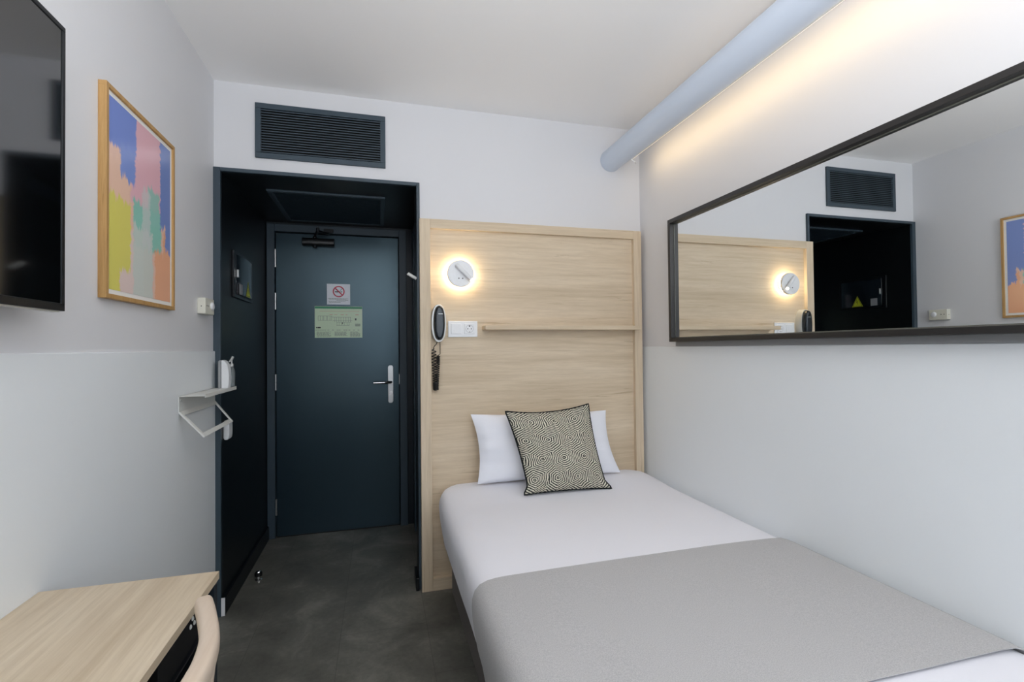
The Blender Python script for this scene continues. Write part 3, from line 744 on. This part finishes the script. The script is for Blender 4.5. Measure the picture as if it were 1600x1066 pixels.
# ------------------------------------------------------------------ television
t_ = thing('television', 'large flat black television mounted high on the left wall', 'television', (0.03, -1.85, 1.34))
TX, TY0, TY1, TZ0, TZ1 = 0.080, -1.284, -2.40, 1.341, 1.977
obj('back_housing', BX(0.040, 0.066, TY1+0.06, TY0-0.06, TZ0+0.05, TZ1-0.05), 'black_plastic', t_, bevel=0.01)
b = NB(); bw = 0.011
box(b, 0.060, TX, TY1, TY0, TZ0, TZ0+bw+0.006); box(b, 0.060, TX, TY1, TY0, TZ1-bw, TZ1); box(b, 0.060, TX, TY0-bw, TY0, TZ0+bw, TZ1-bw); box(b, 0.060, TX, TY1, TY1+bw, TZ0+bw, TZ1-bw)
obj('bezel', b, 'black_metal', t_, bevel=0.001)
obj('screen', BX(0.066, TX-0.002, TY1+bw, TY0-bw, TZ0+bw+0.006, TZ1-bw), 'screen', t_, smooth=False)
obj('bottom_strip', BX(0.062, TX-0.004, TY1+0.02, TY0-0.012, TZ0-0.003, TZ0), 'silver_plastic', t_)
b = NB(); box(b, 0.001, 0.012, -1.98, -1.72, 1.45, 1.85); box(b, 0.010, 0.042, -1.93, -1.89, 1.5, 1.8); box(b, 0.010, 0.042, -1.81, -1.77, 1.5, 1.8)
obj('wall_bracket', b, 'silver_plastic', t_)

# ------------------------------------------------------------------ framed picture
t_ = thing('framed_picture', 'abstract pastel print with blue and yellow patches in a light oak frame', 'picture', (0, -0.76, 1.4))
PX, PY0, PY1, PZ0, PZ1 = 0.021, -0.986, -0.514, 1.402, 2.014
b = NB(); fw = 0.013
box(b, 0, PX, PY0, PY1, PZ0, PZ0+fw); box(b, 0, PX, PY0, PY1, PZ1-fw, PZ1); box(b, 0, PX, PY0, PY0+fw, PZ0+fw, PZ1-fw); box(b, 0, PX, PY1-fw, PY1, PZ0+fw, PZ1-fw)
obj('frame', b, 'oak_frame', t_, bevel=0.0008)
obj('mat_board', BX(0.003, 0.014, PY0+fw, PY1-fw, PZ0+fw, PZ1-fw), 'mat', t_)
b = NB(); lay = b.loops.layers.uv.new('UVMap'); mg = fw+0.014
vs = [b.verts.new((0.0148, y, z)) for y, z in ((PY0+mg, PZ0+mg), (PY1-mg, PZ0+mg), (PY1-mg, PZ1-mg), (PY0+mg, PZ1-mg))]
f = b.faces.new(vs)
for lp, uv in zip(f.loops, ((0, 0), (1, 0), (1, 1), (0, 1))): lp[lay].uv = uv
obj('print', b, 'art', t_, smooth=False)

# ------------------------------------------------------------------ thermostat box on the left wall
t_ = thing('thermostat', 'small white box control with round knob on the left wall beside the alcove', 'thermostat', (0, -0.17, 1.41))
obj('housing', BX(0, 0.032, -0.222, -0.108, 1.411, 1.481), 'cream_plastic', t_, bevel=0.003)
obj('knob', lathe(NB(), (0.032, -0.140, 1.449), (1, 0, 0), [(0, 0.018), (0.002, 0.0185), (0.006, 0.0165), (0.008, 0.013)], 28), 'white_plastic', t_)
for y in (-0.185, -0.203): obj('screw_hole', cyl(NB(), (0.0315, y, 1.447), (0.0328, y, 1.447), 0.003, 12), 'dark_socket', t_)
obj('screw_hole', cyl(NB(), (0.016, -0.2215, 1.444), (0.016, -0.2226, 1.444), 0.0022, 10), 'dark_socket', t_)

# ------------------------------------------------------------------ electrical panel in the alcove
t_ = thing('electrical_panel', 'black electrical panel with yellow warning triangle on the dark alcove wall', 'electrical panel', (0.022, 0.36, 1.53))
EY0, EY1, EZ0, EZ1 = 0.175, 0.555, 1.525, 1.768
obj('housing', BX(0.022, 0.032, EY0, EY1, EZ0, EZ1), 'black_metal', t_, bevel=0.002)
pts = [(0.032, EY0+0.03), (0.032, EY1-0.015)]
prf = []
for k in range(13):
    f_ = k/12; prf.append((0.034+0.012*math.sin(math.pi*f_)**0.6, EY0+0.032+(EY1-EY0-0.05)*f_))
b = prism(NB(), [(0.031, prf[0][1])]+prf+[(0.031, prf[-1][1])], 'z', EZ0+0.018, EZ1-0.018)
dd = obj('cover_door', b, 'smoke', t_, bevel=0.0015)
obj('latch', BX(0.034, 0.044, EY0+0.036, EY0+0.046, 1.63, 1.672), 'steel', dd, bevel=0.002)
def tri(b, x, cy, z0, s):
    b.faces.new([b.verts.new(p) for p in ((x, cy-s/2, z0), (x, cy+s/2, z0), (x, cy, z0+s*0.92))])
ST = 0.0468
b = NB(); tri(b, ST, 0.390, 1.546, 0.092); o = obj('warning_triangle', b, 'yellow', dd, smooth=False)
b = NB(); x_ = ST+0.0004
for q in [[(0.395, 1.604), (0.386, 1.583), (0.392, 1.583), (0.387, 1.560), (0.400, 1.588), (0.392, 1.588), (0.400, 1.604)]]:
    b.faces.new([b.verts.new((x_, y, z)) for y, z in q])
def edge_bar(b, p, q, w):
    d = Vector((0, q[0]-p[0], q[1]-p[1])).normalized(); n_ = Vector((0, -d.z, d.y))*w/2
    P_ = Vector((x_, p[0], p[1])); Q_ = Vector((x_, q[0], q[1])); b.faces.new([b.verts.new(v) for v in (P_+n_, Q_+n_, Q_-n_, P_-n_)])
tr = [(0.352, 1.5505), (0.428, 1.5505), (0.390, 1.6225)]
for i in range(3): edge_bar(b, tr[i], tr[(i+1) % 3], 0.003)
obj('lightning_mark', b, 'ink_dark', o, smooth=False)
b = NB(); box(b, 0.0415, 0.0445, 0.235, 0.285, 1.545, 1.60); obj('grey_sticker', b, 'grey_rail', dd)
t_.location.x += 0.0085

# coat hook on the right side of the opening
b = NB(); tube(b, [(0.9475, 0.02, 1.622), (0.944, 0.02, 1.624)], 0.010, 16); tube(b, [(0.946, 0.02, 1.623), (0.925, 0.02, 1.634), (0.904, 0.02, 1.647), (0.902, 0.02, 1.649)], [0.0085, 0.0085, 0.009, 0.0075], 16)
o = centred('coat_hook', b, 'white_metal', (0.9475, 0.02, 1.622)); tag(o, 'short white peg hook on the dark jamb beside the headboard', 'hook')

# door stop
t_ = thing('door_stop', 'small chrome and black rubber door stop on the floor', 'door stop', (0.112, 0.345, 0))
obj('base', lathe(NB(), (0.112, 0.345, 0), (0, 0, 1), [(0, 0.017), (0.004, 0.017), (0.006, 0.013), (0.024, 0.012)], 28), 'chrome', t_)
obj('rubber_ring', lathe(NB(), (0.112, 0.345, 0.022), (0, 0, 1), [(0, 0.013), (0.002, 0.019), (0.012, 0.020), (0.018, 0.019), (0.021, 0.016)], 28), 'rubber', t_)
obj('cap', lathe(NB(), (0.112, 0.345, 0.043), (0, 0, 1), [(0, 0.014), (0.004, 0.012), (0.006, 0.006)], 28), 'chrome', t_)

# ------------------------------------------------------------------ folded metal wall rack
t_ = thing('wall_rack', 'off-white folded metal shelf and hanging rack on the left wall beside the alcove', 'rack', (0, -0.23, 1.0))
RW = 0.008
obj('shelf', BX(RW, 0.100, -0.446, -0.022, 1.0735, 1.0755), 'white_metal', t_)
obj('front_lip', BX(0.098, 0.1005, -0.446, -0.022, 1.0665, 1.082), 'white_metal', t_, bevel=0.0006)
obj('back_plate', BX(RW, RW+0.002, -0.446, -0.022, 1.012, 1.0755), 'white_metal', t_)
def quadbar(b, P, Q, w, dirw, th=0.002):
    P, Q, dw = Vector(P), Vector(Q), Vector(dirw).normalized()*w/2; nrm = (Q-P).normalized().cross(dw.normalized())*th/2
    vs = [b.verts.new(v) for v in (P-dw-nrm, P+dw-nrm, Q+dw-nrm, Q-dw-nrm, P-dw+nrm, P+dw+nrm, Q+dw+nrm, Q-dw+nrm)]
    for f in ((0, 1, 2, 3), (7, 6, 5, 4), (0, 4, 5, 1), (1, 5, 6, 2), (2, 6, 7, 3), (3, 7, 4, 0)): b.faces.new([vs[i] for i in f])
# sloping cut-out frame: near arm, far arm, front rail, upper web
b = NB(); zt, zb, xo = 1.014, 0.916, 0.098
Pn0, Pn1 = Vector((RW+0.002, -0.440, zt)), Vector((xo, -0.446, zb)); Pf0, Pf1 = Vector((RW+0.002, -0.030, zt)), Vector((xo-0.008, -0.050, zb+0.002))
quadbar(b, Pn0, Pn1, 0.016, (0, 1, 0), 0.006); quadbar(b, Pf0, Pf1, 0.012, (0, 1, 0), 0.006)
dsl = (Pn1-Pn0).normalized()
quadbar(b, Pn1-dsl*0.008-Vector((0, 0.006, 0)), Pf1-dsl*0.008+Vector((0, 0.005, 0)), 0.018, dsl)
quadbar(b, Pn0+dsl*0.008, Pf0+dsl*0.008, 0.020, dsl)
obj('hanging_frame', b, 'white_metal', t_)
for y in (-0.432, -0.05): obj('screw', cyl(NB(), (RW+0.002, y, 1.058), (RW+0.0055, y, 1.058), 0.004, 12), 'steel', t_)

# white rounded dispenser and clear pump bottle standing on the rack shelf
t_ = thing('air_freshener', 'white rounded plastic air freshener standing on the far end of the rack', 'air freshener', (0.06, -0.045, 1.0755))
pr = [(0.050, 1.0757), (0.050, 1.205), (0.056, 1.207), (0.066, 1.201), (0.075, 1.186), (0.081, 1.16), (0.083, 1.13), (0.082, 1.10), (0.079, 1.0757)]
obj('front_shell', prism(NB(), pr, 'y', -0.075, -0.03), 'white_plastic', t_, bevel=0.004)
pr = [(0.036, 1.0757), (0.036, 1.200), (0.040, 1.205), (0.0485, 1.206), (0.0485, 1.0757)]
obj('back_shell', prism(NB(), pr, 'y', -0.072, -0.033), 'grey_rail', t_, bevel=0.003)
t_ = thing('pump_bottle', 'clear pump bottle with white nozzle on the rack behind the white air freshener', 'bottle', (0.0885, -0.0385, 1.0755))
bc = (0.0835, -0.0395)
obj('bottle', lathe(NB(), (bc[0]-0.001, bc[1]+0.012, 1.0757), (0, 0, 1), [(0, 0.012), (0.003, 0.0135), (0.075, 0.0135), (0.09, 0.010), (0.10, 0.006)], 28), 'clear', t_)
b = lathe(NB(), (bc[0]-0.001, bc[1]+0.012, 1.1757), (0, 0, 1), [(0, 0.0075), (0.012, 0.0075), (0.014, 0.003), (0.03, 0.003)], 20); obj('collar', b, 'silver_plastic', t_)
b = NB(); tube(b, [(bc[0]-0.012, bc[1]+0.012, 1.197), (bc[0]-0.002, bc[1]+0.012, 1.208), (bc[0]+0.004, bc[1]+0.012, 1.222)], [0.004, 0.006, 0.006], 12); obj('nozzle', b, 'silver_plastic', t_)
# white fitting below the rack on the dark alcove jamb
t_ = thing('wall_switch', 'small white rounded switch fitting on the dark alcove jamb below the rack', 'switch', (0.0305, 0.05, 0.82))
pr = ell(0.050, 0.868, 0.022, 0.047, 28, 3.5)
obj('body', prism(NB(), [(0.0305+ (x-0.0305)*0.62, z) for x, z in [(max(x, 0.0305), z) for x, z in pr]], 'y', 0.025, 0.085), 'white_plastic', t_, bevel=0.004)
obj('rocker', BX(0.0445, 0.0505, 0.035, 0.075, 0.845, 0.895), 'white_plastic', t_, bevel=0.002)

# ------------------------------------------------------------------ desk
t_ = thing('desk', 'light oak topped desk with black end panel against the left wall', 'desk', (0.19, -1.9, 0))
DY0, DY1 = -1.238, -2.42
obj('desktop', BX(0.0085, 0.372, DY1, DY0, 0.6895, 0.708), 'oak_desk', t_, bevel=0.0006)
for y in (DY0-0.024, DY1): obj('end_panel', BX(0.012, 0.368, y, y+0.022, 0, 0.6895), 'navy', t_, bevel=0.001)
obj('back_panel', BX(0.012, 0.024, DY1+0.022, DY0-0.024, 0.25, 0.6895), 'black_matte', t_)
dw = obj('drawer', BX(0.06, 0.356, -1.54, -1.266, 0.603, 0.686), 'black_matte', t_, bevel=0.001)
b = NB()
def leaf(b, y, z, L_, w, a):
    pts = []
    for k in range(12):
        q = 2*math.pi*k/12; lx = L_/2*math.cos(q); lz = w/2*math.sin(q)*(1-0.25*math.cos(q))
        pts.append((0.3566, y+lx*math.cos(a)-lz*math.sin(a), z+lx*math.sin(a)+lz*math.cos(a)))
    b.faces.new([b.verts.new(p) for p in pts])
for y, z in ((-1.378, 0.650), (-1.366, 0.662), (-1.356, 0.648), (-1.344, 0.660), (-1.350, 0.674)): leaf(b, y, z, 0.017, 0.010, -0.5)
obj('leaf_motif', b, 'leaf_white', dw, smooth=False)
obj('drawer_rail', BX(0.06, 0.362, -1.54, -1.266, 0.596, 0.6005), 'black_metal', t_)
obj('lower_shelf', BX(0.03, 0.362, -1.54, -1.262, 0.556, 0.563), 'black_metal', t_)
t_ = thing('minibar_cabinet', 'black minibar cabinet standing under the desk', 'cabinet', (0.17, -1.34, 0))
obj('body', BX(0.03, 0.30, -1.42, -1.266, 0.0, 0.50), 'black_matte', t_, bevel=0.003)
mdr = obj('door', BX(0.301, 0.318, -1.418, -1.268, 0.01, 0.495), 'black_metal', t_, bevel=0.002)
obj('handle', BX(0.318, 0.324, -1.412, -1.404, 0.2, 0.35), 'steel', mdr)

# ------------------------------------------------------------------ chair
t_ = thing('wooden_chair', 'pale beech chair with a curved back rail pushed up to the desk', 'chair', (0.27, -1.70, 0))
half = [(0.403, -1.450), (0.411, -1.470), (0.424, -1.502), (0.446, -1.561), (0.460, -1.605), (0.468, -1.645), (0.4725, -1.681), (0.4735, -1.714)]
path = half + [(x, -3.428-y) for x, y in half[-2::-1]]
# smooth resample (Catmull-Rom)
sm = []
for i in range(len(path)-1):
    p0, p1, p2, p3 = path[max(i-1, 0)], path[i], path[i+1], path[min(i+2, len(path)-1)]
    for k in range(5):
        s_ = k/5; sm.append(tuple(0.5*((2*p1[c])+(-p0[c]+p2[c])*s_+(2*p0[c]-5*p1[c]+4*p2[c]-p3[c])*s_*s_+(-p0[c]+3*p1[c]-3*p2[c]+p3[c])*s_**3) for c in (0, 1)))
sm.append(path[-1])
b = NB(); rings = []; NS = 24; zc = 0.730
for i, p in enumerate(sm):
    a_ = sm[max(i-1, 0)]; c_ = sm[min(i+1, len(sm)-1)]
    dx, dy = c_[0]-a_[0], c_[1]-a_[1]; L_ = math.hypot(dx, dy); nx, ny = -dy/L_, dx/L_
    k = min(i, len(sm)-1-i)/4.0; s_ = math.sqrt(min(k, 1)*(2-min(k, 1)))*0.94+0.06
    rings.append([b.verts.new((p[0]+nx*w, p[1]+ny*w, zc+z)) for w, z in ell(0, 0, 0.0165*s_, 0.021*s_, NS, 2.9)])
for a_, c_ in zip(rings, rings[1:]):
    for k in range(NS): b.faces.new((a_[k], a_[(k+1) % NS], c_[(k+1) % NS], c_[k]))
b.faces.new(rings[0][::-1]); b.faces.new(rings[-1])
obj('back_rail', b, 'beech', t_, angle=60)
seat = [(0.08, -1.90), (0.40, -1.885), (0.43, -1.80), (0.435, -1.70), (0.43, -1.60), (0.40, -1.515), (0.08, -1.50)]
obj('seat', prism(NB(), seat, 'z', 0.44, 0.462), 'beech', t_, bevel=0.006)
for x, y, zt_ in ((0.105, -1.53, 0.44), (0.105, -1.87, 0.44)):
    b = NB(); tube(b, [(x-0.02, y+(0.02 if y > -1.7 else -0.02), 0), (x, y, zt_)], [0.011, 0.016], 16); obj('leg', b, 'beech', t_)
for y in (-1.62, -1.81):
    b = NB(); tube(b, [(0.47, y+(0.03 if y > -1.7 else -0.03), 0), (0.432, y, 0.44), (0.464, y, 0.716)], [0.011, 0.016, 0.012], 16); obj('leg', b, 'beech', t_)

# ------------------------------------------------------------------ invented floor uplighter behind the camera, added to carry the ceiling fill
t_ = thing('added_uplighter', 'added unseen fill lamp, slim white floor uplighter with a bowl shade behind the viewpoint', 'lamp', (0.98, -2.90, 0))
obj('base', lathe(NB(), (0.98, -2.90, 0), (0, 0, 1), [(0, 0.13), (0.012, 0.13), (0.02, 0.02)], 40), 'white_metal', t_)
obj('pole', cyl(NB(), (0.98, -2.90, 0.018), (0.98, -2.90, 1.32), 0.011, 20), 'white_metal', t_)
obj('bowl', lathe(NB(), (0.98, -2.90, 1.32), (0, 0, 1), [(0, 0.05), (0.015, 0.11), (0.05, 0.19), (0.09, 0.225), (0.09, 0.219), (0.055, 0.18), (0.03, 0.08)], 48), 'white_metal', t_)
